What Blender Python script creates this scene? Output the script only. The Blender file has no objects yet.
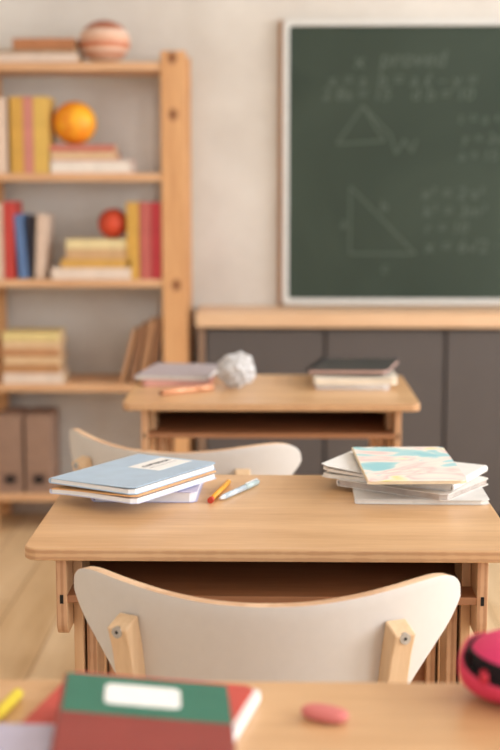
import bpy, bmesh, math, random
from mathutils import Vector, Matrix, noise
random.seed(7)
sc = bpy.context.scene
C = sc.collection
R = math.radians

# ------------------------------------------------------------------ materials
def lin(c):
    return tuple(((v/255)/12.92 if v/255 <= .04045 else ((v/255+.055)/1.055)**2.4) for v in c) + (1,)

def mat_base(name, rough=.5, spec=.5):
    m = bpy.data.materials.new(name); m.use_nodes = True
    n = m.node_tree.nodes; l = m.node_tree.links
    b = n['Principled BSDF']
    b.inputs['Roughness'].default_value = rough
    b.inputs['Specular IOR Level'].default_value = spec
    return m, n, l, b

def plain(name, col, rough=.6, var=.06, scale=30, spec=.4, metal=0):
    m, n, l, b = mat_base(name, rough, spec)
    b.inputs['Metallic'].default_value = metal
    tc = n.new('ShaderNodeTexCoord'); no = n.new('ShaderNodeTexNoise')
    no.inputs['Scale'].default_value = scale; no.inputs['Detail'].default_value = 4
    l.new(tc.outputs['Object'], no.inputs['Vector'])
    r = n.new('ShaderNodeValToRGB'); c = lin(col)
    r.color_ramp.elements[0].color = tuple(v*(1-var) for v in c[:3])+(1,)
    r.color_ramp.elements[1].color = tuple(min(1, v*(1+var)) for v in c[:3])+(1,)
    r.color_ramp.elements[0].position = .3; r.color_ramp.elements[1].position = .7
    l.new(no.outputs['Fac'], r.inputs['Fac']); l.new(r.outputs['Color'], b.inputs['Base Color'])
    return m

def wood(name, dark, light, grain=(1.5, 30, 30), rough=.4, knots=False, bump=.05):
    """grain: noise scale per axis; the low axis is the direction the fibres run"""
    m, n, l, b = mat_base(name, rough, .45)
    tc = n.new('ShaderNodeTexCoord'); mp = n.new('ShaderNodeMapping')
    mp.inputs['Scale'].default_value = grain
    l.new(tc.outputs['Object'], mp.inputs['Vector'])
    a = n.new('ShaderNodeTexNoise'); a.inputs['Scale'].default_value = 1.0
    a.inputs['Detail'].default_value = 6; a.inputs['Distortion'].default_value = .6
    l.new(mp.outputs['Vector'], a.inputs['Vector'])
    f = n.new('ShaderNodeTexNoise'); f.inputs['Scale'].default_value = 7; f.inputs['Detail'].default_value = 3
    l.new(mp.outputs['Vector'], f.inputs['Vector'])
    mx = n.new('ShaderNodeMix'); mx.data_type = 'FLOAT'; mx.inputs[0].default_value = .35
    l.new(a.outputs['Fac'], mx.inputs[2]); l.new(f.outputs['Fac'], mx.inputs[3])
    r = n.new('ShaderNodeValToRGB')
    r.color_ramp.elements[0].color = lin(dark); r.color_ramp.elements[0].position = .32
    r.color_ramp.elements[1].color = lin(light); r.color_ramp.elements[1].position = .66
    l.new(mx.outputs[0], r.inputs['Fac'])
    out = r.outputs['Color']
    if knots:
        prev = None
        for kx, kz in ((.748, 1.698), (.750, 1.503), (.757, .905), (.745, .52), (.04, 1.40), (.055, .86)):
            sb = n.new('ShaderNodeVectorMath'); sb.operation = 'SUBTRACT'; sb.inputs[1].default_value = (kx, 0, kz)
            l.new(tc.outputs['Object'], sb.inputs[0])
            sc_ = n.new('ShaderNodeVectorMath'); sc_.operation = 'MULTIPLY'; sc_.inputs[1].default_value = (1, 0, .8); l.new(sb.outputs[0], sc_.inputs[0])
            le = n.new('ShaderNodeVectorMath'); le.operation = 'LENGTH'; l.new(sc_.outputs[0], le.inputs[0])
            if prev is None: prev = le.outputs['Value']
            else:
                mn = n.new('ShaderNodeMath'); mn.operation = 'MINIMUM'; l.new(prev, mn.inputs[0]); l.new(le.outputs['Value'], mn.inputs[1]); prev = mn.outputs[0]
        k = n.new('ShaderNodeValToRGB'); k.color_ramp.elements[0].position = .008; k.color_ramp.elements[1].position = .022
        k.color_ramp.elements[0].color = (.30, .17, .10, 1); k.color_ramp.elements[1].color = (1, 1, 1, 1)
        l.new(prev, k.inputs['Fac'])
        mm = n.new('ShaderNodeMix'); mm.data_type = 'RGBA'; mm.blend_type = 'MULTIPLY'; mm.inputs[0].default_value = 1
        l.new(out, mm.inputs[6]); l.new(k.outputs['Color'], mm.inputs[7]); out = mm.outputs[2]
    l.new(out, b.inputs['Base Color'])
    bp = n.new('ShaderNodeBump'); bp.inputs['Strength'].default_value = bump; bp.inputs['Distance'].default_value = .002
    l.new(mx.outputs[0], bp.inputs['Height']); l.new(bp.outputs['Normal'], b.inputs['Normal'])
    return m

def ply(name, dark, light, axis, pitch=.0045, rough=.55):
    """plywood edge: thin layers stacked along the axis"""
    m, n, l, b = mat_base(name, rough, .3)
    tc = n.new('ShaderNodeTexCoord'); sp = n.new('ShaderNodeSeparateXYZ')
    l.new(tc.outputs['Object'], sp.inputs[0])
    mu = n.new('ShaderNodeMath'); mu.operation = 'MULTIPLY'; mu.inputs[1].default_value = 2*math.pi/pitch
    l.new(sp.outputs[axis], mu.inputs[0])
    si = n.new('ShaderNodeMath'); si.operation = 'SINE'; l.new(mu.outputs[0], si.inputs[0])
    no = n.new('ShaderNodeTexNoise'); no.inputs['Scale'].default_value = 40
    l.new(tc.outputs['Object'], no.inputs['Vector'])
    ma = n.new('ShaderNodeMath'); ma.operation = 'MULTIPLY_ADD'; ma.inputs[1].default_value = .3
    l.new(si.outputs[0], ma.inputs[0]); l.new(no.outputs['Fac'], ma.inputs[2])
    r = n.new('ShaderNodeValToRGB'); r.color_ramp.elements[0].color = lin(dark); r.color_ramp.elements[1].color = lin(light)
    r.color_ramp.elements[0].position = .3; r.color_ramp.elements[1].position = .6
    l.new(ma.outputs[0], r.inputs['Fac']); l.new(r.outputs['Color'], b.inputs['Base Color'])
    return m

M = {}
M['desk'] = wood('desk_wood', (200, 154, 108), (224, 182, 136), (2.2, 26, 26), .30)
M['desk_v'] = wood('desk_side_wood', (200, 154, 110), (222, 180, 136), (26, 26, 2.2), .42)
M['desk_in_shaded'] = wood('desk_inner_shaded_wood', (146, 96, 62), (168, 116, 80), (2.5, 30, 30), .5)  # inner wood, with the shade of the under-desk recess put into its colour
M['ply'] = ply('plywood_edge', (190, 144, 104), (208, 166, 124), 2, .009)
M['ply_x'] = ply('plywood_edge_upright', (184, 136, 100), (206, 162, 124), 0, .009)
M['pine'] = wood('pine_upright', (194, 138, 88), (224, 172, 120), (16, 16, 1.3), .5, knots=True)
M['pine_shelf'] = wood('pine_shelf', (204, 154, 112), (228, 184, 142), (1.6, 22, 22), .5)
M['counter'] = wood('counter_wood', (212, 170, 132), (232, 196, 160), (1.2, 20, 20), .45)
M['chair_white'] = plain('chair_laminate', (214, 208, 202), .42, .015, 60, .45)
M['chair_edge'] = ply('chair_ply_edge', (208, 168, 134), (228, 192, 158), 2, .02)
M['chair_wood'] = wood('chair_post_wood', (214, 178, 138), (232, 200, 162), (30, 30, 3), .45)
M['steel'] = plain('bolt_steel', (190, 190, 192), .4, .1, 200, .5, 1)
M['dark'] = plain('black_hole', (22, 17, 15), .8)
M['grey_front'] = plain('cabinet_front', (88, 81, 79), .55, .03, 8)
M['taupe_tone'] = plain('taupe_surface', (150, 122, 102), .6, .04, 8)
M['gap'] = plain('cabinet_gap', (58, 52, 50), .8)
M['paper'] = plain('paper', (242, 240, 238), .7, .02, 80)
M['pages'] = ply('page_edges', (205, 196, 186), (242, 236, 228), 2, .0018, .8)
M['pages_old'] = ply('old_page_edges', (206, 170, 128), (236, 208, 168), 0, .003, .8)

def col(name, c, rough=.55, **k):
    if name not in M: M[name] = plain(name, c, rough, **k)
    return M[name]

# floor
def floor_mat():
    m, n, l, b = mat_base('floor_planks', .45, .35)
    tc = n.new('ShaderNodeTexCoord'); mp = n.new('ShaderNodeMapping'); mp.inputs['Rotation'].default_value = (0, 0, R(90))
    l.new(tc.outputs['Object'], mp.inputs['Vector'])
    br = n.new('ShaderNodeTexBrick'); br.inputs['Scale'].default_value = 1
    br.inputs['Brick Width'].default_value = 1.6; br.inputs['Row Height'].default_value = .16
    br.inputs['Mortar Size'].default_value = .002; br.inputs['Mortar Smooth'].default_value = .3
    br.inputs['Color1'].default_value = lin((234, 206, 168)); br.inputs['Color2'].default_value = lin((224, 192, 150))
    br.inputs['Mortar'].default_value = lin((150, 110, 74))
    l.new(mp.outputs['Vector'], br.inputs['Vector'])
    m2 = n.new('ShaderNodeMapping'); m2.inputs['Scale'].default_value = (14, 1.1, 10); l.new(tc.outputs['Object'], m2.inputs['Vector'])
    no = n.new('ShaderNodeTexNoise'); no.inputs['Scale'].default_value = 1; no.inputs['Detail'].default_value = 5
    l.new(m2.outputs['Vector'], no.inputs['Vector'])
    r = n.new('ShaderNodeValToRGB'); r.color_ramp.elements[0].color = (.80, .74, .66, 1); r.color_ramp.elements[1].color = (1, 1, 1, 1)
    r.color_ramp.elements[0].position = .3; r.color_ramp.elements[1].position = .65
    l.new(no.outputs['Fac'], r.inputs['Fac'])
    mm = n.new('ShaderNodeMix'); mm.data_type = 'RGBA'; mm.blend_type = 'MULTIPLY'; mm.inputs[0].default_value = 1
    l.new(br.outputs['Color'], mm.inputs[6]); l.new(r.outputs['Color'], mm.inputs[7]); l.new(mm.outputs[2], b.inputs['Base Color'])
    return m

def wall_mat():
    m, n, l, b = mat_base('plaster_wall', .85, .2)
    tc = n.new('ShaderNodeTexCoord')
    no = n.new('ShaderNodeTexNoise'); no.inputs['Scale'].default_value = 2.6; no.inputs['Detail'].default_value = 7; no.inputs['Roughness'].default_value = .6
    l.new(tc.outputs['Object'], no.inputs['Vector'])
    r = n.new('ShaderNodeValToRGB')
    r.color_ramp.elements[0].color = lin((204, 196, 187)); r.color_ramp.elements[0].position = .3
    r.color_ramp.elements[1].color = lin((222, 216, 208)); r.color_ramp.elements[1].position = .68
    l.new(no.outputs['Fac'], r.inputs['Fac']); l.new(r.outputs['Color'], b.inputs['Base Color'])
    bp = n.new('ShaderNodeBump'); bp.inputs['Strength'].default_value = .25; bp.inputs['Distance'].default_value = .01
    l.new(no.outputs['Fac'], bp.inputs['Height']); l.new(bp.outputs['Normal'], b.inputs['Normal'])
    return m

def board_mat():
    m, n, l, b = mat_base('chalkboard', .6, .15)
    tc = n.new('ShaderNodeTexCoord')
    no = n.new('ShaderNodeTexNoise'); no.inputs['Scale'].default_value = 1.8; no.inputs['Detail'].default_value = 5; no.inputs['Distortion'].default_value = 1
    l.new(tc.outputs['Object'], no.inputs['Vector'])
    r = n.new('ShaderNodeValToRGB')
    r.color_ramp.elements[0].color = lin((54, 64, 55)); r.color_ramp.elements[0].position = .3
    r.color_ramp.elements[1].color = lin((66, 76, 66)); r.color_ramp.elements[1].position = .75
    l.new(no.outputs['Fac'], r.inputs['Fac']); l.new(r.outputs['Color'], b.inputs['Base Color'])
    return m

def watercolour():
    m, n, l, b = mat_base('watercolour_cover', .5, .4)
    tc = n.new('ShaderNodeTexCoord'); mp = n.new('ShaderNodeMapping'); mp.inputs['Scale'].default_value = (7, 17, 9)
    mp.inputs['Rotation'].default_value = (0, 0, R(-20)); mp.inputs['Location'].default_value = (3.1, 1.7, 0)
    l.new(tc.outputs['Object'], mp.inputs['Vector'])
    no = n.new('ShaderNodeTexNoise'); no.inputs['Scale'].default_value = 1; no.inputs['Detail'].default_value = 2; no.inputs['Distortion'].default_value = 1.2
    l.new(mp.outputs['Vector'], no.inputs['Vector'])
    r = n.new('ShaderNodeValToRGB'); cr = r.color_ramp
    cr.elements[0].color = lin((150, 205, 214)); cr.elements[0].position = .34
    cr.elements[1].color = lin((226, 220, 128)); cr.elements[1].position = .70
    for p, c in ((.42, (176, 216, 220)), (.46, (240, 232, 222)), (.53, (238, 222, 216)), (.57, (238, 200, 196)), (.61, (244, 234, 224)), (.66, (240, 230, 190))):
        e = cr.elements.new(p); e.color = lin(c)
    l.new(no.outputs['Fac'], r.inputs['Fac']); l.new(r.outputs['Color'], b.inputs['Base Color'])
    return m

def stripes(name, stops, scale, rough=.6):
    m, n, l, b = mat_base(name, rough, .3)
    tc = n.new('ShaderNodeTexCoord'); sp = n.new('ShaderNodeSeparateXYZ'); l.new(tc.outputs['Object'], sp.inputs[0])
    no = n.new('ShaderNodeTexNoise'); no.inputs['Scale'].default_value = 18; l.new(tc.outputs['Object'], no.inputs['Vector'])
    a = n.new('ShaderNodeMath'); a.operation = 'MULTIPLY_ADD'; a.inputs[1].default_value = scale; a.inputs[2].default_value = .5
    l.new(sp.outputs[2], a.inputs[0])
    a2 = n.new('ShaderNodeMath'); a2.operation = 'MULTIPLY_ADD'; a2.inputs[1].default_value = .07
    l.new(no.outputs['Fac'], a2.inputs[0]); l.new(a.outputs[0], a2.inputs[2])
    r = n.new('ShaderNodeValToRGB'); cr = r.color_ramp
    cr.elements[0].color = lin(stops[0][1]); cr.elements[0].position = stops[0][0]
    cr.elements[1].color = lin(stops[-1][1]); cr.elements[1].position = stops[-1][0]
    for p, c in stops[1:-1]:
        e = cr.elements.new(p); e.color = lin(c)
    l.new(a2.outputs[0], r.inputs['Fac']); l.new(r.outputs['Color'], b.inputs['Base Color'])
    return m

# ------------------------------------------------------------------ object helpers
def tag(o, label=None, cat=None, group=None, kind=None):
    if label: o['label'] = label
    if cat: o['category'] = cat
    if group: o['group'] = group
    if kind: o['kind'] = kind
    return o

def thing(name, label, cat, loc=(0, 0, 0), rot=(0, 0, 0), group=None):
    o = bpy.data.objects.new(name, None); C.objects.link(o); o.empty_display_size = .05
    o.location = loc; o.rotation_euler = rot
    return tag(o, label, cat, group)

def obj(name, bm, mats, parent=None, smooth=False, bevel=0, seg=2, loc=None, rot=None):
    bmesh.ops.recalc_face_normals(bm, faces=bm.faces)
    me = bpy.data.meshes.new(name); bm.to_mesh(me); bm.free()
    if not isinstance(mats, (list, tuple)): mats = [mats]
    for m in mats: me.materials.append(m)
    o = bpy.data.objects.new(name, me); C.objects.link(o)
    if parent: o.parent = parent
    if loc: o.location = loc
    if rot: o.rotation_euler = rot
    if smooth:
        for p in me.polygons: p.use_smooth = True
    if bevel:
        b = o.modifiers.new('bevel', 'BEVEL'); b.width = bevel; b.segments = seg; b.limit_method = 'ANGLE'; b.angle_limit = R(50)
    return o

def add_box(bm, x0, x1, y0, y1, z0, z1, mi=0, mtx=None):
    vs = [bm.verts.new((x, y, z)) for x in (x0, x1) for y in (y0, y1) for z in (z0, z1)]
    for f in ((0, 1, 3, 2), (4, 6, 7, 5), (0, 4, 5, 1), (2, 3, 7, 6), (0, 2, 6, 4), (1, 5, 7, 3)):
        fc = bm.faces.new([vs[i] for i in f]); fc.material_index = mi
    if mtx:
        for v in vs: v.co = mtx @ v.co
    return bm

def box(*a, **k): return add_box(bmesh.new(), *a, **k)

def rrect(x0, x1, y0, y1, r, n=6):
    if not isinstance(r, (list, tuple)): r = [r]*4     # corner radii: (x1,y1) (x0,y1) (x0,y0) (x1,y0)
    pts = []
    for (cx, cy, a0, rr) in ((x1-r[0], y1-r[0], 0, r[0]), (x0+r[1], y1-r[1], 90, r[1]), (x0+r[2], y0+r[2], 180, r[2]), (x1-r[3], y0+r[3], 270, r[3])):
        if rr < 1e-5: pts.append((cx, cy)); continue
        for i in range(n+1):
            a = R(a0+90*i/n); pts.append((cx+rr*math.cos(a), cy+rr*math.sin(a)))
    return pts

def add_prism(bm, pts, d0, d1, axis='z', cap=0, side=0):
    def P(a, b, d):
        return (a, b, d) if axis == 'z' else ((d, a, b) if axis == 'x' else (a, d, b))
    lo = [bm.verts.new(P(a, b, d0)) for a, b in pts]; hi = [bm.verts.new(P(a, b, d1)) for a, b in pts]
    f = bm.faces.new(lo); f.material_index = cap
    f = bm.faces.new(hi); f.material_index = cap
    k = len(pts)
    for i in range(k):
        f = bm.faces.new((lo[i], lo[(i+1) % k], hi[(i+1) % k], hi[i])); f.material_index = side
    return bm

def prism(*a, **k): return add_prism(bmesh.new(), *a, **k)

def add_tube(bm, pts, r, n=10, cap=True, mi=0, r2=None):
    rings = []; pts = [Vector(p) for p in pts]
    for i, p in enumerate(pts):
        t = (pts[min(i+1, len(pts)-1)]-pts[max(i-1, 0)]).normalized()
        up = Vector((0, 0, 1)) if abs(t.z) < .9 else Vector((1, 0, 0))
        a = t.cross(up).normalized(); b = a.cross(t)
        rr = r if r2 is None else r+(r2-r)*i/(len(pts)-1)
        rings.append([bm.verts.new(p+(a*math.cos(2*math.pi*k/n)+b*math.sin(2*math.pi*k/n))*rr) for k in range(n)])
    for i in range(len(rings)-1):
        for k in range(n):
            f = bm.faces.new((rings[i][k], rings[i][(k+1) % n], rings[i+1][(k+1) % n], rings[i+1][k])); f.material_index = mi; f.smooth = True
    if cap:
        for q in (rings[0], rings[-1]):
            f = bm.faces.new(q); f.material_index = mi
    return bm

def tube(*a, **k): return add_tube(bmesh.new(), *a, **k)

def loft(bm, rings, mi=0, close=True):
    vr = [[bm.verts.new(p) for p in r] for r in rings]; k = len(rings[0])
    for i in range(len(vr)-1):
        for j in range(k if close else k-1):
            f = bm.faces.new((vr[i][j], vr[i][(j+1) % k], vr[i+1][(j+1) % k], vr[i+1][j])); f.material_index = mi
    if close:
        bm.faces.new(vr[0]); bm.faces.new(vr[-1])
    return bm

def copy_tree(o, parent=None):
    c = o.copy(); C.objects.link(c); c.parent = parent
    for ch in list(o.children): copy_tree(ch, c)
    return c

def text_mesh(body, size, extrude=.0004, align='CENTER', shear=0):
    cu = bpy.data.curves.new('text', 'FONT'); cu.body = body; cu.size = size; cu.extrude = extrude
    cu.align_x = align; cu.align_y = 'CENTER'; cu.shear = shear; cu.resolution_u = 3
    t = bpy.data.objects.new('text', cu); C.objects.link(t)
    dg = bpy.context.evaluated_depsgraph_get(); dg.update()
    me = bpy.data.meshes.new_from_object(t.evaluated_get(dg))
    bpy.data.objects.remove(t)
    return me

def text_obj(name, body, size, m, parent, loc, rot, **k):
    me = text_mesh(body, size, **k); me.materials.clear(); me.materials.append(m)
    o = bpy.data.objects.new(name, me); C.objects.link(o); o.parent = parent; o.location = loc; o.rotation_euler = rot
    return o

# ------------------------------------------------------------------ room
XL, XR, YB, YW, ZC = -2.3, 3.0, -3.0, 5.15, 3.1
tag(obj('floor', box(XL-.1, XR+.1, YB, YW+.1, -.08, 0), floor_mat()), kind='structure')
WM = wall_mat()
tag(obj('wall_front', box(XL-.1, XR+.1, YW, YW+.12, 0, ZC), WM), kind='structure')
tag(obj('wall_left', box(XL-.12, XL, YB, YW, 0, ZC), WM), kind='structure')
tag(obj('ceiling', box(XL-.12, XR+.12, YB, YW+.12, ZC, ZC+.1), plain('ceiling_paint', (236, 230, 222), .9)), kind='structure')
wins = [(-1.6, .1), (.6, 2.3), (2.8, 4.5)]; W0, W1 = .85, 2.75
bm = bmesh.new(); ys = [YB]+[v for w in wins for v in w]+[YW]
for i in range(0, len(ys), 2): add_box(bm, XR, XR+.15, ys[i], ys[i+1], 0, ZC)
for a, b_ in wins:
    add_box(bm, XR, XR+.15, a, b_, 0, W0); add_box(bm, XR, XR+.15, a, b_, W1, ZC)
tag(obj('wall_right', bm, WM), kind='structure')
wf = plain('window_paint', (232, 228, 222), .4)
gm, n_, l_, b_0 = mat_base('window_glass', .05)
for q in list(n_): n_.remove(q)
o_ = n_.new('ShaderNodeOutputMaterial'); mxs = n_.new('ShaderNodeMixShader'); mxs.inputs[0].default_value = .06
tr = n_.new('ShaderNodeBsdfTransparent'); gl = n_.new('ShaderNodeBsdfGlossy'); gl.inputs['Roughness'].default_value = .03
l_.new(tr.outputs[0], mxs.inputs[1]); l_.new(gl.outputs[0], mxs.inputs[2]); l_.new(mxs.outputs[0], o_.inputs[0])
for i, (a, b_) in enumerate(wins):
    bm = bmesh.new(); f = .05
    add_box(bm, XR+.04, XR+.10, a, a+f, W0, W1); add_box(bm, XR+.04, XR+.10, b_-f, b_, W0, W1)
    add_box(bm, XR+.04, XR+.10, a+f, b_-f, W0, W0+f); add_box(bm, XR+.04, XR+.10, a+f, b_-f, W1-f, W1)
    mid = (a+b_)/2; add_box(bm, XR+.045, XR+.095, mid-.025, mid+.025, W0+f, W1-f)
    w = tag(obj('window_%d' % (i+1), bm, wf), kind='structure')
    p = obj('window_pane', box(XR+.066, XR+.072, a+.03, b_-.03, W0+.03, W1-.03), gm, w)
    s = obj('window_sill', box(XR-.08, XR+.04, a-.03, b_+.03, W0-.03, W0), wf, w)
# skirting behind the bookcase
tag(obj('baseboard_front', box(XL, -.30, YW-.015, YW, 0, .08), plain('baseboard_paint', (196, 180, 164), .6), bevel=.003), kind='structure')

# ------------------------------------------------------------------ chalkboard
BX0, BX1, BZ0, BZ1 = .022, 2.42, .813, 1.858
cb = thing('chalkboard', 'green chalkboard in a white frame with faint half-wiped chalk writing', 'chalkboard', (BX0, YW, BZ0))
BW, BH = BX1-BX0, BZ1-BZ0
obj('left_edge_strip', box(-.016, 0, -.014, 0, 0, BH), col('strip_brown', (190, 152, 122), .6), cb)  # thin brown strip down the left edge of the board
obj('board_surface', box(.02, BW-.02, -.020, -.004, .02, BH-.02), board_mat(), cb)
bm = bmesh.new(); fr = .022
outer = rrect(0, BW, 0, BH, .02, 5); inner = rrect(fr, BW-fr, fr, BH-fr, .012, 5)
for y0, y1 in ((-.034, 0),):
    vo = [bm.verts.new((x, y, z)) for y in (y0, y1) for x, z in outer]; vi = [bm.verts.new((x, y, z)) for y in (y0, y1) for x, z in inner]
    k = len(outer)
    for i in range(k):
        j = (i+1) % k
        bm.faces.new((vo[i], vo[j], vi[j], vi[i])); bm.faces.new((vo[k+i], vo[k+j], vi[k+j], vi[k+i]))
        bm.faces.new((vo[i], vo[j], vo[k+j], vo[k+i])); bm.faces.new((vi[i], vi[j], vi[k+j], vi[k+i]))
obj('board_frame', bm, plain('frame_aluminium', (216, 214, 210), .4, .03), cb, bevel=.003)
chalk = plain('faint_chalk', (88, 98, 88), .9, .12, 60)
def cpt(px, py):   # board-surface coordinates of the drawing, origin at lower left corner of the board
    return ((px-281)*.003660, (305-py)*.003660)
def chalk_text(s, px, py, h, shear=.15):
    x, z = cpt(px, py)
    for word in s.split(' '):
        o = text_obj('chalk_writing', word, h, chalk, cb, (x, -.0206, z), (R(90), 0, 0), align='LEFT', shear=shear)
        x += max(v.co.x for v in o.data.vertices)+h*.3
chalk_text('x', 352, 60, .08); chalk_text('proved', 378, 58, .085)
chalk_text('x = a', 326, 79, .065); chalk_text('b = a c', 376, 79, .07); chalk_text('f \u2013 y =', 424, 79, .065)
chalk_text('2 8a = 15', 320, 93, .065); chalk_text('d b = 10', 410, 93, .065)
chalk_text('t = a + c', 458, 117, .055); chalk_text('y = 2m', 462, 137, .055); chalk_text('a = 15', 459, 154, .055)
chalk_text('x\u00b2 = 2\u00b7a\u00b2', 422, 192, .065); chalk_text('k\u00b2 = 3m\u00b2', 424, 210, .065); chalk_text('r = 10', 426, 227, .06); chalk_text('x = 6\u221a2 \u00b7 2', 426, 246, .07)
chalk_text('b', 380, 205, .06); chalk_text('a', 340, 222, .06); chalk_text('c', 382, 268, .06)
def chalk_line(pts, r=.0028):
    q = [(cpt(x, y)[0], -.0205, cpt(x, y)[1]) for x, y in pts]
    bm = bmesh.new()
    for a, b_ in zip(q[:-1], q[1:]):
        d = Vector((b_[0]-a[0], 0, b_[2]-a[2])).normalized(); nn = Vector((-d.z, 0, d.x))*r; ys_ = (-.0209, -.0200)
        A, B = Vector(a), Vector(b_)
        vs = [bm.verts.new((p.x+s*nn.x, y, p.z+s*nn.z)) for y in ys_ for p, s in ((A, 1), (B, 1), (B, -1), (A, -1))]
        bm.faces.new(vs[:4]); bm.faces.new(vs[4:])
        for i in range(4): bm.faces.new((vs[i], vs[(i+1) % 4], vs[4+(i+1) % 4], vs[4+i]))
    obj('chalk_drawing', bm, chalk, cb)
chalk_line([(362, 104), (336, 142), (384, 139), (362, 104), (390, 133)])
chalk_line([(390, 133), (396, 152), (404, 138), (412, 150), (416, 138)])
chalk_line([(350, 185), (350, 253), (417, 253), (350, 185)])

# ------------------------------------------------------------------ low cabinets and their worktop
tp = thing('worktop', 'long pale wooden worktop under the chalkboard, over the dark grey cabinets', 'worktop', (-.289, 4.85, .753))
obj('worktop_board', prism(rrect(0, 1.335, 0, .295, .004, 3), 0, .054), M['counter'], tp, bevel=.004)
for i in range(3):
    x0 = -.256+i*.432
    lab = ['dark grey cabinet nearest the bookcase, at the left end of the worktop',
           'dark grey cabinet behind the black notebook, second from the bookcase',
           'dark grey cabinet at the right edge of the view, third from the bookcase'][i]
    cb_ = thing('cabinet', lab, 'cabinet', (x0, 4.875, 0), group='grey cabinets under the worktop')
    bm = bmesh.new()
    add_box(bm, 0, .018, .02, .265, .06, .753); add_box(bm, .4135, .4315, .02, .265, .06, .753)
    add_box(bm, .018, .4135, .25, .265, .06, .753); add_box(bm, .018, .4135, .02, .25, .06, .078); add_box(bm, .018, .4135, .02, .25, .73, .753)
    obj('carcass', bm, M['gap'], cb_)
    obj('plinth', box(.0, .4315, .04, .055, 0, .06), M['gap'], cb_)
    obj('door', box(.005, .4265, 0, .0185, .068, .742), M['grey_front'], cb_, bevel=.0015)
ep = tag(obj('taupe_strip', box(-.280, -.258, 4.878, 5.145, 0, .753), M['taupe_tone'], bevel=.002), 'taupe upright strip beside the bookcase, at the left end of the worktop', 'panel')  # narrow taupe upright between the first cabinet and the bookcase

# ------------------------------------------------------------------ bookcase
SX0, SX1 = -1.02, -.407
bc = thing('bookcase', 'open pine bookcase with five shelves of books against the wall', 'bookcase', (SX0-.094, 4.85, 0))
dx = -(SX0-.094)
for x0, x1 in ((SX0-.094, SX0), (SX1, SX1+.089)):
    for y0 in (0, .245):
        if x0 > -.9: H = 1.722
        else: H = 1.70
        obj('upright', box(x0+dx, x1+dx, y0, y0+.032, 0, H), M['pine'], bc, bevel=.003)
    for z in (.10, .85, 1.62):
        obj('side_rung', box(x0+dx+.02, x1+dx-.02, .032, .245, z, z+.05), M['pine_shelf'], bc, bevel=.002)
SHZ = [.141, .547, .925, 1.300, 1.684]
for z in SHZ:
    obj('shelf', box(SX0+dx, SX1+dx, .004, .272, z-.029, z), M['pine_shelf'], bc, bevel=.003)

def book(t, dep, h, cover, label, cat='book', x=0, y=0, z=0, flat=False, lean=0, rz=0, pages_out=False, pages=None, group=None, name='book'):
    """spine faces -Y; x is the left edge (flat) or the centre of the thickness (standing)"""
    if flat:
        loc = (x, y, z+t/2); rot = (0, R(90), R(rz))
    else:
        loc = (x, y, z); rot = (0, R(lean), R(rz))
    root = thing(name, label, cat, loc, rot, group)
    c = .0028; bm = bmesh.new(); s = -1 if not pages_out else 1
    def bx(x0, x1, y0, y1, z0, z1): add_box(bm, x0, x1, min(s*-y0, s*-y1), max(s*-y0, s*-y1), z0, z1)
    pts = [(-t/2, -dep/2), (t/2, -dep/2), (t/2, dep/2), (t/2-c, dep/2), (t/2-c, -dep/2+c), (-t/2+c, -dep/2+c), (-t/2+c, dep/2), (-t/2, dep/2)]
    if pages_out: pts = [(a, -b_) for a, b_ in pts]
    add_prism(bm, pts, 0, h)
    obj('cover', bm, cover, root, bevel=.001)
    e = .004
    y0, y1 = (-dep/2+c, dep/2-e) if not pages_out else (-dep/2+e, dep/2-c)
    obj('pages', box(-t/2+c, t/2-c, y0, y1, e, h-e), pages or M['pages_old'], root)
    return root

YF = 4.94
c = lambda n, rgb, r=.6: col(n, rgb, r)
# second shelf from the top
s2 = SHZ[3]; G = 'books on the second shelf from the top'
book(.052, .17, .262, c('cream_cover', (222, 196, 176)), 'tall cream book left of the two mustard books', x=-.978, y=YF, z=s2, group=G)
book(.046, .17, .266, c('mustard_cover', (208, 160, 74)), 'upright mustard book left of the dusty pink one', x=-.917, y=YF, z=s2, group=G)
book(.034, .17, .266, c('dusty_pink_cover', (202, 130, 118)), 'slim dusty pink book between two mustard books', x=-.876, y=YF, z=s2, group=G)
book(.052, .17, .266, c('yellow_cover', (216, 176, 90)), 'upright yellow book beside the orange ball', x=-.832, y=YF, z=s2, group=G)
book(.046, .17, .285, c('white_rose_cover', (226, 186, 172)), 'pale pink and white book at the bottom of the stack under the orange ball', x=-.803, y=YF, z=s2, flat=True, group=G, pages_out=True, pages=col('white_pages', (232, 220, 208)))
book(.030, .16, .230, c('rose_cover', (196, 112, 96)), 'red-covered book with cream pages, middle of the stack under the orange ball', x=-.802, y=YF, z=s2+.0465, flat=True, pages_out=True, group=G)
book(.022, .15, .228, c('terracotta_cover', (200, 122, 104)), 'thin terracotta book directly under the orange ball', x=-.803, y=YF, z=s2+.077, flat=True, group=G)

def ball(name, label, cat, x, y, z, r, m, flat=1):
    bm = bmesh.new(); bmesh.ops.create_uvsphere(bm, u_segments=48, v_segments=32, radius=r)
    for v in bm.verts: v.co.z *= flat
    o = obj(name, bm, m, smooth=True, loc=(x, y, z+r*flat)); tag(o, label, cat); return o
def mottled(name, a, b_, scale, rough=.5):
    m, n, l, bb = mat_base(name, rough, .4)
    tc = n.new('ShaderNodeTexCoord'); no = n.new('ShaderNodeTexNoise'); no.inputs['Scale'].default_value = scale; no.inputs['Detail'].default_value = 3
    l.new(tc.outputs['Object'], no.inputs['Vector']); r = n.new('ShaderNodeValToRGB')
    r.color_ramp.elements[0].color = lin(a); r.color_ramp.elements[1].color = lin(b_); r.color_ramp.elements[0].position = .4; r.color_ramp.elements[1].position = .6
    l.new(no.outputs['Fac'], r.inputs['Fac']); l.new(r.outputs['Color'], bb.inputs['Base Color']); return m
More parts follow.
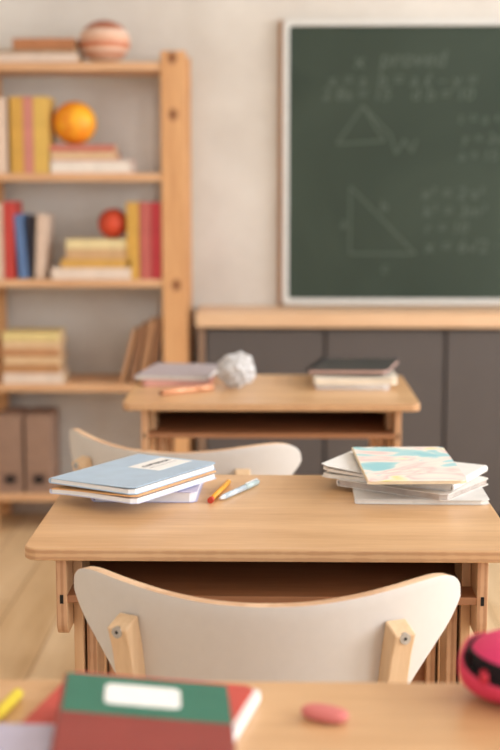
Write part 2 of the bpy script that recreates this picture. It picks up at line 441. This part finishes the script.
ball('planet_model', 'yellow orange ball resting on a book stack beside mustard books', 'ball', -.722, YF-.01, s2+.0995, .077, mottled('sun_paint', (238, 140, 32), (246, 178, 40), 12))
# top shelf
s1 = SHZ[4]
book(.030, .18, .32, c('white_slate_cover', (218, 196, 180)), 'white book at the bottom of the top shelf stack', x=-1.015, y=YF, z=s1, flat=True, group='books on the top shelf')
book(.011, .18, .315, c('umber_cover', (112, 78, 60)), 'thin dark brown book in the middle of the top shelf stack', x=-1.012, y=YF, z=s1+.0305, flat=True, group='books on the top shelf', pages_out=True)
book(.040, .16, .218, c('brown_cover', (178, 118, 78)), 'brown book lying topmost on the top shelf stack', x=-.925, y=YF, z=s1+.042, flat=True, group='books on the top shelf')
ball('planet_model', 'striped orange and white planet model ball on the top shelf', 'ball', -.612, YF, s1, .090,
     stripes('planet_bands', [(.0, (206, 160, 130)), (.14, (226, 196, 172)), (.24, (196, 120, 86)), (.32, (226, 200, 180)), (.42, (206, 128, 92)), (.50, (190, 104, 70)), (.56, (228, 196, 172)), (.64, (212, 150, 116)), (.74, (236, 214, 196)), (.84, (178, 110, 82)), (.95, (160, 92, 68))], 1/.150), flat=.84)
# third shelf
s3 = SHZ[2]; G = 'books on the middle shelf'
book(.036, .17, .270, c('cream_cover', 0), 'cream book left of the red upright book', x=-.990, y=YF, z=s3, group=G)
book(.036, .18, .275, c('red_cover', (192, 66, 58)), 'tall red book beside the leaning blue one', x=-.953, y=YF, z=s3, group=G)
book(.032, .16, .228, c('blue_cover', (96, 124, 168)), 'blue book leaning against the tall red book', x=-.904, y=YF, z=s3+.002, lean=-4, group=G)
book(.010, .16, .225, c('navy_cover', (62, 58, 66)), 'very thin dark book between the blue and the beige leaning books', x=-.876, y=YF, z=s3+.001, lean=-1, group=G)
book(.036, .15, .228, c('beige_cover', (216, 190, 170)), 'beige book leaning right of the thin dark one', x=-.847, y=YF, z=s3+.002, lean=3, group=G)
book(.040, .18, .285, c('white_cover', (228, 208, 192)), 'white book at the bottom of the stack with the red ball', x=-.804, y=YF, z=s3, flat=True, group=G)
book(.030, .17, .250, c('ochre_cover', (212, 164, 84)), 'ochre book in the middle of the stack with the red ball', x=-.770, y=YF, z=s3+.0405, flat=True, group=G)
book(.036, .16, .232, c('tan_cover', (206, 166, 122)), 'tan book with cream pages second from the top under the red ball', x=-.751, y=YF, z=s3+.071, flat=True, group=G)
book(.034, .16, .232, c('light_cream_cover', (228, 208, 158)), 'pale cream book topmost under the red ball', x=-.751, y=YF, z=s3+.1075, flat=True, group=G)
m_red = mottled('mars_paint', (168, 58, 34), (214, 78, 48), 9)
ball('planet_model', 'small red ball resting on the cream book', 'ball', -.588, YF-.02, s3+.142, .054, m_red)
book(.044, .17, .273, c('mustard_cover', 0), 'upright mustard book right of the small red ball', x=-.511, y=YF, z=s3, group=G)
book(.040, .17, .273, c('muted_rose_cover', (186, 96, 88)), 'muted rose book between the mustard and crimson ones', x=-.466, y=YF, z=s3, group=G)
book(.030, .17, .273, c('crimson_cover', (178, 50, 56)), 'crimson book pressed against the right upright', x=-.429, y=YF, z=s3, group=G)
# fourth shelf
s4 = SHZ[1]; z = s4; G = 'stacked books on the fourth shelf'
for t, rgb, nm, lab, w, pg in ((.038, (226, 206, 190), 'chalk_cover', 'white book at the foot of the brown stack', .218, False),
        (.032, (186, 136, 92), 'caramel_cover', 'caramel book just above the white one in the brown stack', .207, False),
        (.028, (214, 172, 130), 'sand_cover', 'sand coloured book, third from the foot of the brown stack', .205, True),
        (.029, (192, 140, 98), 'toffee_cover', 'toffee brown book in the middle of the brown stack', .207, False),
        (.025, (220, 182, 142), 'wheat_cover', 'wheat coloured book, second from the top of the brown stack', .205, True),
        (.032, (222, 200, 138), 'straw_cover', 'pale straw yellow book on top of the brown stack', .207, False)):
    book(t, .17, w, c(nm, rgb), lab, x=-.986+random.uniform(-.003, .003), y=YF, z=z, flat=True, pages_out=pg, group=G); z += t+.0005
for i, (x, ln, h, t, lab) in enumerate(((-.549, 20, .195, .016, 'thin brown book leaning furthest left on the fourth shelf'),
        (-.514, 17, .212, .018, 'brown book leaning second from the bookcase upright'),
        (-.478, 14, .228, .020, 'tall brown book leaning third in the leaning row'),
        (-.446, 11, .232, .016, 'brown book leaning against the right bookcase upright'))):
    book(t, .16, h, c('leaning_brown_%d' % (i % 2), ((184, 136, 98), (158, 112, 80))[i % 2]), lab, x=x-.008, y=YF, z=s4+.004, lean=ln*.72, group='leaning books on the fourth shelf')
# magazine files on the lowest shelf
mf = col('file_card', (152, 122, 104), .75)
def file_box(x, lab):
    t = thing('magazine_file', lab, 'file box', (x, YF, SHZ[0]), group='grey brown file boxes on the lowest shelf')
    bm = bmesh.new(); w = .092
    hh = .288; add_box(bm, 0, w, -.08, -.0775, 0, hh); add_box(bm, 0, .0025, -.0775, .12, 0, hh); add_box(bm, w-.0025, w, -.0775, .12, 0, hh)
    add_box(bm, .0025, w-.0025, -.0775, .12, 0, .0025); add_box(bm, .0025, w-.0025, .1175, .12, .0025, hh); add_box(bm, 0.0025, w-.0025, -.0775, .1175, hh-.0025, hh)
    obj('box', bm, mf, t)
    bm = bmesh.new(); add_prism(bm, [(.046+.019*math.cos(a*math.pi/12), .052+.015*math.sin(a*math.pi/12)) for a in range(24)], -.0808, -.0798, axis='y')
    obj('finger_hole', bm, M['dark'], t)
    obj('hole_rim', prism([(x_, z_) for x_, z_ in rrect(.016, .076, .030, .078, .004, 3)], -.0802, -.0801, axis='y'), col('rim_card', (122, 96, 84), .6), t)
file_box(-1.016, 'grey-brown cardboard file box at the left edge, on the lowest shelf')
file_box(-.912, 'grey-brown cardboard file box right of its twin on the lowest shelf')

# ------------------------------------------------------------------ desks
def make_desk(loc, label):
    t = thing('school_desk', label, 'desk', loc, group='school desks')
    W, D = .70, .50
    obj('desktop', prism(rrect(-W/2, W/2, 0, D, .024, 8), .732, .750, cap=0, side=1), [M['desk'], M['ply']], t, bevel=.0022, seg=3)
    for s in (-1, 1):
        pts = rrect(.028, .47, .612, .732, (0, 0, .022, .022), 6)
        x0, x1 = sorted((s*.3078, s*.2922))
        sp = obj('side_panel', prism(pts, x0, x1, axis='x', cap=0, side=1), [M['desk_v'], M['ply_x']], t, bevel=.0012)
        x0, x1 = sorted((s*.2975, s*.2895))
        obj('slot', box(min(s*.2975, s*.3025), max(s*.2975, s*.3025), .0274, .034, .6615, .6745), M['dark'], sp)
        # leg planks: outer and inner, each full height, with a narrow gap
        for y0, y1 in ((.085, .165), (.34, .42)):
            x0, x1 = sorted((s*.2917, s*.2780))
            obj('leg', prism(rrect(y0, y1, .045, .725, (.002, .002, .01, .01), 4), x0, x1, axis='x', cap=0, side=0), [M['desk_v'], M['ply_x']], t, bevel=.001)
            x0, x1 = sorted((s*.2745, s*.2595))
            obj('leg', prism(rrect(y0+.012, y1+.012, .07, .664, .004, 3), x0, x1, axis='x', cap=0, side=1), [M['desk_v'], M['ply_x']], t, bevel=.001)
        x0, x1 = sorted((s*.296, s*.2560))
        obj('foot', prism(rrect(.03, .47, 0, .045, (.015, .015, .004, .004), 4), x0, x1, axis='x'), M['desk_v'], t, bevel=.002)
    obj('book_shelf', box(-.298, .298, .030, .45, .662, .673), M['desk_in_shaded'], t, bevel=.001)
    obj('back_board', box(-.2922, .2922, .45, .462, .62, .732), M['desk_in_shaded'], t)
    obj('cross_board', box(-.2595, .2595, .375, .391, .31, .495), M['desk_in_shaded'], t, bevel=.002)
    return t
mid = make_desk((-.0060, 1.853, 0), 'middle wooden school desk with a notebook stack on each side')
far = copy_tree(mid); far.location = (-.0120, 3.146, 0); far['label'] = 'far wooden school desk carrying the crumpled paper ball'
near = copy_tree(mid); near.location = (.005, .842, 0); near['label'] = 'near wooden desk with the red and green notebook, cut by the frame'

# ------------------------------------------------------------------ chairs
def catmull(P, n):
    out = []; P = [Vector(p) for p in P]; Q = [2*P[0]-P[1]]+P+[2*P[-1]-P[-2]]
    m_ = len(P)-1
    for i in range(n+1):
        t = i/n*m_; k = min(int(t), m_-1); u = t-k; a, b_, c_, d = Q[k:k+4]
        out.append(.5*((2*b_)+(c_-a)*u+(2*a-5*b_+4*c_-d)*u*u+(3*b_-a-3*c_+d)*u**3))
    return out
RB = .31
def ysheet(x, z): return RB-math.sqrt(RB*RB-x*x)-(z-.60)*.10
def make_chair(label, loc, rz):
    t = thing('school_chair', label, 'chair', loc, (0, 0, rz), 'white school chairs')
    T = [(0, .7295), (.06, .7310), (.118, .7360), (.170, .7420), (.207, .7455), (.230, .7450), (.247, .7385), (.2565, .725), (.2585, .706)]
    B = [(0, .488), (.06, .492), (.115, .515), (.16, .560), (.198, .616), (.223, .650), (.241, .673), (.2535, .694), (.2585, .706)]
    n = 36; tr_, br_ = catmull(T, n), catmull(B, n)
    bm = bmesh.new(); cols_ = []; M_ = 12
    full = [(-a.x, a.y, -b_.x, b_.y) for a, b_ in zip(tr_[::-1], br_[::-1])]+[(a.x, a.y, b_.x, b_.y) for a, b_ in zip(tr_[1:], br_[1:])]
    for i, (ax, az, bx_, bz) in enumerate(full):
        cv = []
        for j in range(M_+1):
            x = ax+(bx_-ax)*j/M_; z = az+(bz-az)*j/M_
            cv.append(bm.verts.new((x, ysheet(x, z), z)))
        cols_.append(cv)
    for i in range(len(cols_)-1):
        for j in range(M_): bm.faces.new((cols_[i][j], cols_[i+1][j], cols_[i+1][j+1], cols_[i][j+1]))
    bmesh.ops.remove_doubles(bm, verts=bm.verts, dist=.0004)
    o = obj('backrest', bm, [M['chair_white'], M['chair_edge']], t, smooth=True)
    # make sure the outline is solidified towards the sitter
    sm = o.modifiers.new('solid', 'SOLIDIFY'); sm.thickness = .013; sm.offset = 0; sm.material_offset_rim = 1; sm.use_even_offset = True
    bv = o.modifiers.new('bevel', 'BEVEL'); bv.width = .0018; bv.segments = 2; bv.limit_method = 'ANGLE'; bv.angle_limit = R(50)
    # side frames
    for s in (-1, 1):
        th = s*math.asin(.130/RB)
        bm = bmesh.new(); w, d = .0148, .0150
        path = [(.1705, .701, 0), (.1655, .66, 0), (.157, .58, 0), (.153, .50, .012), (.154, .44, .03), (.158, .25, .012), (.166, .0, -.045)]
        rings = []
        for k, (x, z, dy) in enumerate(path):
            yc = ysheet(.164, max(z, .5))+.0 if z >= .5 else ysheet(.164, .5)
            cx, cy = s*x, yc+dy
            cs, sn = math.cos(th), math.sin(th)
            nx, ny = sn, -cs          # outward normal (towards the back)
            tx, ty = cs, sn
            off = .006+d if z >= .5 else .006+d
            cx += nx*off; cy += ny*off
            rings.append([(cx+tx*w*a+nx*d*b_, cy+ty*w*a+ny*d*b_, z-(.012 if (k == 0 and b_ > 0) else 0)) for a, b_ in ((-1, -1), (1, -1), (1, 1), (-1, 1))])
        loft(bm, rings); bmesh.ops.recalc_face_normals(bm, faces=bm.faces)
        leg = obj('leg', bm, M['chair_wood'], t, bevel=.0025, seg=3)
        # bolt
        bz = .684; by = ysheet(.164, bz); cs, sn = math.cos(th), math.sin(th)
        q = Vector((s*.1690+sn*(.006+2*d), by-cs*(.006+2*d), bz)); nrm = Vector((sn, -cs, 0))
        bm = bmesh.new(); add_tube(bm, [q-nrm*.003, q+nrm*.0015, q+nrm*.0022], .0075, 20)
        bolt = obj('bolt', bm, M['steel'], leg)
        bm = bmesh.new(); add_tube(bm, [q+nrm*.0018, q+nrm*.0026], .0026, 6)
        obj('socket', bm, M['gap'], bolt)
        # front leg and seat rail
        yr = ysheet(.164, .5)+.01
        bm = bmesh.new(); rings = []
        for z, x, y in ((.427, .162, .345), (.25, .164, .352), (0, .170, .375)):
            rings.append([(s*x+a*.015, y+b_*.019, z) for a, b_ in ((-1, -1), (1, -1), (1, 1), (-1, 1))])
        loft(bm, rings); obj('leg', bm, M['chair_wood'], t, bevel=.003)
        x0, x1 = sorted((s*.150, s*.174))
        obj('seat_rail', box(x0, x1, yr+.02, .326, .385, .427), M['chair_wood'], t, bevel=.003)
    obj('cross_rail', box(-.150, .150, .10, .122, .385, .427), M['chair_wood'], t, bevel=.003)
    # seat: rounded plate with dished middle
    bm = bmesh.new(); g = 20
    vs = {}
    for i in range(g+1):
        for j in range(g+1):
            u, v = i/g*2-1, j/g*2-1
            uu = u*math.sqrt(1-v*v*.28); vv = v*math.sqrt(1-u*u*.28)
            x = uu*.205; y = .215+vv*.19
            zz = .436-.008*(1-u*u)*(1-v*v)-(.018*max(0, v-.5)**1.5)
            vs[i, j] = bm.verts.new((x, y, zz))
    for i in range(g):
        for j in range(g): bm.faces.new((vs[i, j], vs[i+1, j], vs[i+1, j+1], vs[i, j+1]))
    o = obj('seat', bm, [M['chair_white'], M['chair_edge']], t, smooth=True)
    sm = o.modifiers.new('solid', 'SOLIDIFY'); sm.thickness = .013; sm.offset = 0; sm.material_offset_rim = 1
    return t
chair = make_chair('white bentwood-backed chair at the middle desk, bolts facing the viewer', (-.020, 1.675, 0), R(-2.8))
ch2 = copy_tree(chair); ch2.location = (-.239, 2.672, 0); ch2.rotation_euler = (0, 0, R(-20))
ch2['label'] = 'white chair turned slightly, between the middle desk and the far desk'

# ------------------------------------------------------------------ notebooks
def sheet(bm, w, d, z, th, r, bend, mi=0, nx=18, ny=10, inset=0):
    """thin slab over x 0..w (spine at 0), y -d/2..d/2, warped by bend(x,y)"""
    def edge(x, y):   # round the two fore-edge corners
        return x, y
    top = {}; bot = {}
    for i in range(nx+1):
        for j in range(ny+1):
            x = w*i/nx; y = -d/2+d*j/ny
            dxr = x-(w-r); 
            if dxr > 0:
                lim = d/2-r+math.sqrt(max(r*r-dxr*dxr, 0)); y = max(-lim, min(lim, y)) if abs(y) > d/2-r else y
            b_ = bend(x/w, y/(d/2))
            top[i, j] = bm.verts.new((x, y, z+th+b_)); bot[i, j] = bm.verts.new((x, y, z+b_))
    for i in range(nx):
        for j in range(ny):
            bm.faces.new((top[i, j], top[i+1, j], top[i+1, j+1], top[i, j+1])); bm.faces.new((bot[i, j], bot[i, j+1], bot[i+1, j+1], bot[i+1, j]))
    rim = [(i, 0) for i in range(nx)]+[(nx, j) for j in range(ny)]+[(i, ny) for i in range(nx, 0, -1)]+[(0, j) for j in range(ny, 0, -1)]
    for a, b_ in zip(rim, rim[1:]+rim[:1]): bm.faces.new((bot[a], bot[b_], top[b_], top[a]))
    return bm

def notebook(label, w, d, t, cover, loc, rz, pages=None, inner=None, lift=0, droop=0, curl=0, tilt=(0, 0), group=None, name='notebook', back=None, over=0):
    """origin at the centre of the underside; spine along -x"""
    root = thing(name, label, 'notebook', loc, (R(tilt[0]), R(tilt[1]), R(rz)), group)
    th = .0011; h = t-2*th
    base = lambda x, y: droop*(1-x)**4*-1
    mid_ = lambda x, y: base(x, y)+curl*max(0, x-.45)**2
    topb = lambda x, y: base(x, y)+curl*max(0, x-.45)**2+lift*x**1.6
    ox = -w/2
    def ob(nm, bm, m):
        o = obj(nm, bm, m, root); o.location = (ox, 0, 0); return o
    bm = bmesh.new(); sheet(bm, w, d, 0, th, .008, base); ob('back_cover', bm, back or cover)
    bm = bmesh.new(); sheet(bm, w-.003+over, d-.004, th, h*.5, .007, base); sheet(bm, w-.003+over, d-.004, th+h*.5, h*.5, .007, mid_)
    ob('pages', bm, pages or M['pages'])
    bm = bmesh.new(); sheet(bm, w, d, t-th, th, .008, topb); fc = ob('front_cover', bm, cover)
    # rounded spine
    ds = -droop
    pts = [(-(t/2)*math.sin(math.pi*k/8)*.8, ds+t/2-(t/2)*math.cos(math.pi*k/8)) for k in range(9)]
    inn = [(x_*.7+.0012, (z_-ds-t/2)*.82+ds+t/2) for x_, z_ in pts]
    bm = bmesh.new(); add_prism(bm, pts+inn[::-1], -d/2, d/2, axis='y'); ob('spine', bm, back or cover)
    return root, fc

# left stack on the middle desk
ice = col('pale_blue_cover', (176, 200, 222), .42); org = col('peach_orange_cover', (236, 178, 120), .5); lil = col('lilac_cover', (190, 186, 214), .5)
DT = .7505
notebook('lilac-edged notebook at the bottom of the left stack on the middle desk', .164, .200, .0175, lil, (-.207, 2.234, DT), -1.0, group='left notebook stack', pages=col('lilac_pages', (228, 226, 232)))
notebook('orange-covered notebook in the middle of the left stack on the middle desk', .168, .232, .0085, org, (-.227, 2.177, DT+.0197), -31, group='left notebook stack', lift=.004, droop=.003, back=col('pale_violet_cover', (206, 208, 228)), pages=M['paper'])
nb, fc = notebook('pale blue notebook with a white title label, topmost of the left stack', .166, .236, .0085, ice, (-.2290, 2.186, DT+.0325), -31, group='left notebook stack', lift=.003, pages=M['paper'])
def on_cover(fc, w, d, t, lift, x, y, lw, ld, m, nm='cover_label', curl=0, tt=.0003, z_off=0):
    bm = bmesh.new(); g = 8; top = {}
    pts = [(i, j) for i in range(g+1) for j in range(g+1)]
    for k, dz in ((0, .00002), (1, tt)):
        for i, j in pts:
            xx = x+lw*(i/g-.5)+w/2; yy = y+ld*(j/g-.5)
            zz = t+curl*max(0, xx/w-.45)**2+lift*(xx/w)**1.6+dz+z_off
            top[k, i, j] = bm.verts.new((xx, yy, zz))
    for i in range(g):
        for j in range(g):
            for k in (0, 1): bm.faces.new((top[k, i, j], top[k, i+1, j], top[k, i+1, j+1], top[k, i, j+1]))
    rim = [(i, 0) for i in range(g)]+[(g, j) for j in range(g)]+[(i, g) for i in range(g, 0, -1)]+[(0, j) for j in range(g, 0, -1)]
    for a, b_ in zip(rim, rim[1:]+rim[:1]): bm.faces.new((top[(0,)+a], top[(0,)+b_], top[(1,)+b_], top[(1,)+a]))
    return obj(nm, bm, m, fc)
lb = on_cover(fc, .166, .236, .0085, .003, .0045, .0605, .064, .094, M['paper'])
text_obj('title', 'COPYBOOK', .0138, col('ink', (112, 112, 118)), lb, (.0800, .0605, .0102), (0, 0, R(90)), extrude=.0002)
obj('rule', box(.094, .0945, .022, .098, .0099, .0105), col('ink', 0), lb)

# right stack on the middle desk
pale = col('pale_grey_cover', (216, 214, 212), .5)
notebook('pale grey notebook at the bottom of the right stack on the middle desk', .212, .235, .0075, pale, (.237, 2.246, DT), -1, group='right notebook stack')
notebook('grey-brown edged notebook, second from the bottom of the right stack', .200, .16, .011, col('warm_white_cover', (222, 216, 210), .5), (.232, 2.236, DT+.008), -34, pages=ply('grey_pages', (150, 132, 122), (206, 196, 188), 2, .0022, .8), group='right notebook stack')
notebook('thick white notebook with curling pages, below the painted one', .232, .170, .012, col('white_soft_cover', (228, 226, 224), .5), (.215, 2.266, DT+.0195), -27+180, lift=.004, curl=.02, group='right notebook stack', tilt=(0, 0))
nb, fc = notebook('notebook with a pastel painted cover, topmost of the right stack', .158, .236, .0055, watercolour(), (.2195, 2.234, DT+.0405), 3.0, pages=col('cream_pages', (234, 214, 184)), back=col('cream_back', (232, 212, 180)), tilt=(2.2, 0), group='right notebook stack')

# pencil and pen on the middle desk
def stick(name, label, cat, p0, p1, r, parts, group=None, n=6):
    """parts: list of (part name, from, to, radius0, radius1, material, sides) along the length"""
    a, b_ = Vector(p0), Vector(p1); L = (b_-a).length
    root = thing(name, label, cat, p0, (0, 0, math.atan2((b_-a).y, (b_-a).x)), group)
    for nm, f0, f1, r0, r1, m, ns in parts:
        bm = bmesh.new(); add_tube(bm, [(L*f0, 0, r), (L*f1, 0, r)], r0, ns, r2=r1)
        obj(nm, bm, m, root)
    return root, L
yel = col('orange_yellow_paint', (238, 168, 54), .4); redp = col('red_paint', (196, 66, 44), .4)
stick('pencil', 'orange-yellow pencil with a red end lying beside the pale blue notebook', 'pencil', (-.105, 2.130, DT), (-.078, 2.286, DT), .0046,
      [('barrel', .07, .90, .0046, .0046, yel, 6), ('end_cap', 0, .07, .0050, .0048, redp, 16), ('sharpened_tip', .90, .985, .0043, .0012, M['chair_wood'], 12), ('lead', .985, 1.0, .0011, .0004, M['dark'], 8)])
pen_m = col('pale_blue_plastic', (196, 210, 222), .25); pen_c = col('white_plastic', (226, 226, 228), .25)
root, L = stick('ballpoint_pen', 'pale blue plastic pen lying right of the orange-yellow pencil', 'pen', (-.090, 2.143, DT), (-.030, 2.272, DT), .0050,
      [('barrel', .09, .62, .0046, .0048, pen_m, 16), ('nib_cone', 0, .09, .0018, .0046, pen_c, 16), ('cap', .62, .96, .0050, .0050, col('pale_teal_plastic', (190, 208, 210), .25), 16), ('button', .96, 1.0, .0034, .0030, pen_c, 12)])
obj('clip', box(L*.66, L*.97, -.0016, .0016, .0104, .0118), pen_c, root, bevel=.0004)

# ------------------------------------------------------------------ things on the far desk
gl_c = col('grey_lilac_cover', (176, 168, 176), .5)
notebook('pink notebook at the bottom of the left stack on the far desk', .168, .235, .016, col('pink_cover', (224, 160, 146), .5), (-.250, 3.535, DT), 1, pages=col('pink_pages', (226, 170, 156)), group='left stack on the far desk')
notebook('grey lilac notebook topmost of the left stack on the far desk', .185, .245, .011, gl_c, (-.249, 3.535, DT+.0165), -8, group='left stack on the far desk')
stick('marker', 'copper orange marker lying in front of the pink notebook', 'marker', (-.281, 3.262, DT), (-.158, 3.366, DT), .0065,
      [('barrel', .02, .66, .0065, .0065, col('copper_plastic', (232, 166, 126), .35), 16), ('cap', .66, 1, .0069, .0069, col('copper_cap', (236, 172, 132), .35), 16), ('end_plug', 0, .02, .0054, .0058, col('brown_plug', (120, 66, 40), .4), 16)])
bm = bmesh.new(); bmesh.ops.create_icosphere(bm, subdivisions=5, radius=1)
for v in bm.verts:
    p = v.co.copy()
    a = noise.noise(p*2.1+Vector((3, 1, 7))); b_ = abs(noise.noise(p*4.3+Vector((1, 9, 2)))); c_ = abs(noise.noise(p*9+Vector((5, 5, 2))))
    v.co = p*(1+.20*a-.36*b_-.05*c_+.12)
    v.co = Vector((v.co.x*.045, v.co.y*.041, v.co.z*.040))
zm = min(v.co.z for v in bm.verts)
for v in bm.verts: v.co.z -= zm
tag(obj('paper_ball', bm, plain('crumpled_paper', (206, 204, 204), .8, .10, 60), loc=(-.100, 3.400, DT), rot=(0, 0, .5)), 'crumpled ball of greyish white paper on the far desk', 'paper')
er = obj('eraser', prism(rrect(-.022, .022, -.012, .012, .004, 4), 0, .017), col('dark_pink_rubber', (196, 96, 96), .7), bevel=.003, loc=(-.128, 3.60, DT), rot=(0, 0, R(20)))
tag(er, 'dark pink eraser between the grey lilac notebook and the paper ball', 'eraser')

nt = 'right stack on the far desk'
notebook('white notebook with lilac edge at the bottom of the right stack on the far desk', .180, .24, .012, col('lilac_white_cover', (226, 220, 228), .5), (.200, 3.495, DT), -3, group=nt)
notebook('cream-edged white notebook in the middle of the far right stack, its corner curling up', .205, .24, .013, col('ivory_cover', (236, 226, 210), .5), (.200, 3.490, DT+.0125), 1, lift=.002, curl=.012, pages=col('ivory_pages', (240, 226, 204)), group=nt)
bk, fc = notebook('black spiral notebook topmost of the right stack on the far desk', .202, .245, .011, col('black_cover', (58, 58, 58), .45), (.207, 3.535, DT+.0322), -12, tilt=(0, -1.6), pages=col('rose_pages', (206, 166, 152)), group=nt)
for k in range(14):
    bm = bmesh.new(); y = -.105+k*.21/13
    pts = [(-.098+.009*math.cos(a)*-1-.004, y, .0075+.0085*math.sin(a)) for a in [2*math.pi*q/16 for q in range(17)]]
    add_tube(bm, pts, .0012, 6, cap=False)
    obj('spiral_ring', bm, col('black_wire', (40, 38, 38), .4), bk)

# ------------------------------------------------------------------ things on the near desk
redc = col('coral_red_cover', (206, 84, 74), .5)
notebook('coral red notebook lying askew beneath the green and maroon one', .188, .245, .012, redc, (-.137, 1.194, DT), -12, over=.010, group='notebooks on the near desk', pages=M['paper'])
notebook('pale lilac notebook on the near desk, at the bottom left corner of the view', .17, .24, .014, col('pale_lilac_cover', (196, 190, 212), .5), (-.252, 1.038, DT+.0135), -2, group='notebooks on the near desk')
mar = col('maroon_cover', (140, 56, 50), .5); grn = col('green_cover', (48, 112, 92), .5)
nb, fc = notebook('maroon notebook with a green band and a white blank label', .152, .235, .0085, mar, (-.1125, 1.130, DT+.0275), 5, tilt=(0, 6.5), group='notebooks on the near desk')
on_cover(fc, .152, .235, .0085, 0, 0, .1175-.0475, .152, .095, grn, 'green_band')
lbm = prism(rrect(.0715-.035, .0715+.035, .035+.012, .035+.062, .008, 5), .0088, .0092)
obj('cover_label', lbm, M['paper'], fc)
yl = col('bright_yellow_paint', (236, 212, 60), .45)
stick('pencil', 'bright yellow pencil at the left edge of the near desk', 'pencil', (-.2540, 1.285, DT), (-.280, 1.125, DT), .0060,
      [('barrel', 0, .88, .0060, .0060, yl, 6), ('sharpened_tip', .88, .98, .005, .0012, M['chair_wood'], 12), ('lead', .98, 1, .0012, .0004, M['dark'], 8)])
bm = bmesh.new(); bmesh.ops.create_uvsphere(bm, u_segments=32, v_segments=20, radius=1)
for v in bm.verts:
    sx = lambda q, e: math.copysign(abs(q)**e, q)
    v.co = Vector((sx(v.co.x, .8)*.0235, sx(v.co.y, .8)*.0125, sx(v.co.z, .6)*.0062))
tag(obj('eraser', bm, col('pink_rubber', (214, 122, 118), .7), smooth=True, loc=(.047, 1.240, DT+.0062), rot=(0, 0, R(-27))), 'oval pink eraser lying alone on the near desk', 'eraser')

# pencil case: soft rounded pouch with an open zip
pk = col('hot_pink_fabric', (222, 62, 112), .75); pk2 = col('crimson_fabric', (216, 62, 94), .75)
CX, CY = .273, 1.290
pc = thing('pencil_case', 'hot pink soft pencil case with a black open zip at the right edge', 'pencil case', (CX, CY, DT), (0, 0, R(-14)))
A, B_, H_ = .087, .050, .0345
def case_pt(u, v, k=1.0):      # u around, v from -1 (bottom) to 1 (top)
    e = .62; cu, su = math.cos(u), math.sin(u)
    rr = (max(0, 1-abs(v)**2.6))**(1/2.6)
    x = math.copysign(abs(cu)**e, cu)*A*rr*k; y = math.copysign(abs(su)**e, su)*B_*rr*k
    return x, y, H_/1+ v*H_*k
def zip_v(u):                  # the zip line dips towards the viewer's side and gapes there
    return .10+.38*math.cos(u-R(150))
def gap(u):
    d = abs(((u-R(252))+math.pi) % (2*math.pi)-math.pi)
    return .52*max(0, math.cos(min(d*1.25, math.pi/2)))**.8
def band(v0f, v1f, rows, m, nm, parent, k=1.0, closed_bottom=False, n=64, smooth=True):
    bm = bmesh.new(); g = []
    for i in range(n):
        u = 2*math.pi*i/n; a, b_ = v0f(u), v1f(u)
        g.append([bm.verts.new(case_pt(u, a+(b_-a)*j/rows, k)) for j in range(rows+1)])
    for i in range(n):
        for j in range(rows): bm.faces.new((g[i][j], g[(i+1) % n][j], g[(i+1) % n][j+1], g[i][j+1]))
    bmesh.ops.remove_doubles(bm, verts=bm.verts, dist=.0002)
    o = obj(nm, bm, m, parent, smooth=smooth)
    s_ = o.modifiers.new('solid', 'SOLIDIFY'); s_.thickness = .003; s_.offset = -1
    return o
lo = lambda u: zip_v(u)-gap(u)/2
hi = lambda u: zip_v(u)+gap(u)/2
band(lambda u: -1, lo, 14, pk2, 'pouch_body', pc, 1.06)
band(hi, lambda u: 1, 14, pk, 'lid', pc, .97)
tw = lambda u: .10*min(1, gap(u)*6)+.012
band(lambda u: lo(u)-tw(u)*.6, lambda u: lo(u)+tw(u)*.4, 2, M['dark'], 'zip_tape', pc, 1.02)
band(lambda u: hi(u)-tw(u)*.4, lambda u: hi(u)+tw(u)*.5, 2, M['dark'], 'zip_tape', pc, .985)
band(lambda u: lo(u)-.2, lambda u: hi(u)+.2, 4, col('black_lining', (34, 22, 26), .9), 'lining', pc, .93)
u0 = R(236); q = Vector(case_pt(u0, zip_v(u0), 1.0))
bm = bmesh.new(); add_tube(bm, [q+Vector((-.004, .006, -.002)), q+Vector((-.003, .001, -.003)), q+Vector((-.002, -.006, -.006))], .0045, 10)
obj('zip_pull', bm, col('red_pull', (190, 40, 60), .5), pc)

# ------------------------------------------------------------------ light
w = bpy.data.worlds.new('world'); sc.world = w; w.use_nodes = True
bg = w.node_tree.nodes['Background']; bg.inputs[0].default_value = (.93, .97, 1.0, 1); bg.inputs[1].default_value = 1.35
for i, (a, b_) in enumerate(wins):
    ld = bpy.data.lights.new('daylight', 'AREA'); ld.shape = 'RECTANGLE'; ld.size = W1-W0; ld.size_y = b_-a
    ld.energy = (58, 92, 100)[i]; ld.color = (.94, .975, 1)
    lo_ = bpy.data.objects.new('daylight', ld); C.objects.link(lo_)
    lo_.location = (XR+.3, (a+b_)/2, (W0+W1)/2+.1); lo_.rotation_euler = (0, R(90-8), 0)

# ------------------------------------------------------------------ camera
cd = bpy.data.cameras.new('camera'); cam = bpy.data.objects.new('camera', cd); C.objects.link(cam)
cam.location = (0, 0, 1.2526); cam.rotation_euler = (R(90)-.1374, 0, .0194)
cd.sensor_fit = 'VERTICAL'; cd.sensor_height = 36; cd.lens = 1362.3/750*36
cd.dof.use_dof = True; cd.dof.focus_distance = 2.02; cd.dof.aperture_fstop = 3.0; cd.clip_start = .05
sc.camera = cam
vs_ = sc.view_settings; vs_.view_transform = 'Standard'; vs_.look = 'None'; vs_.gamma = 1; vs_.use_curve_mapping = False; vs_.exposure = .20
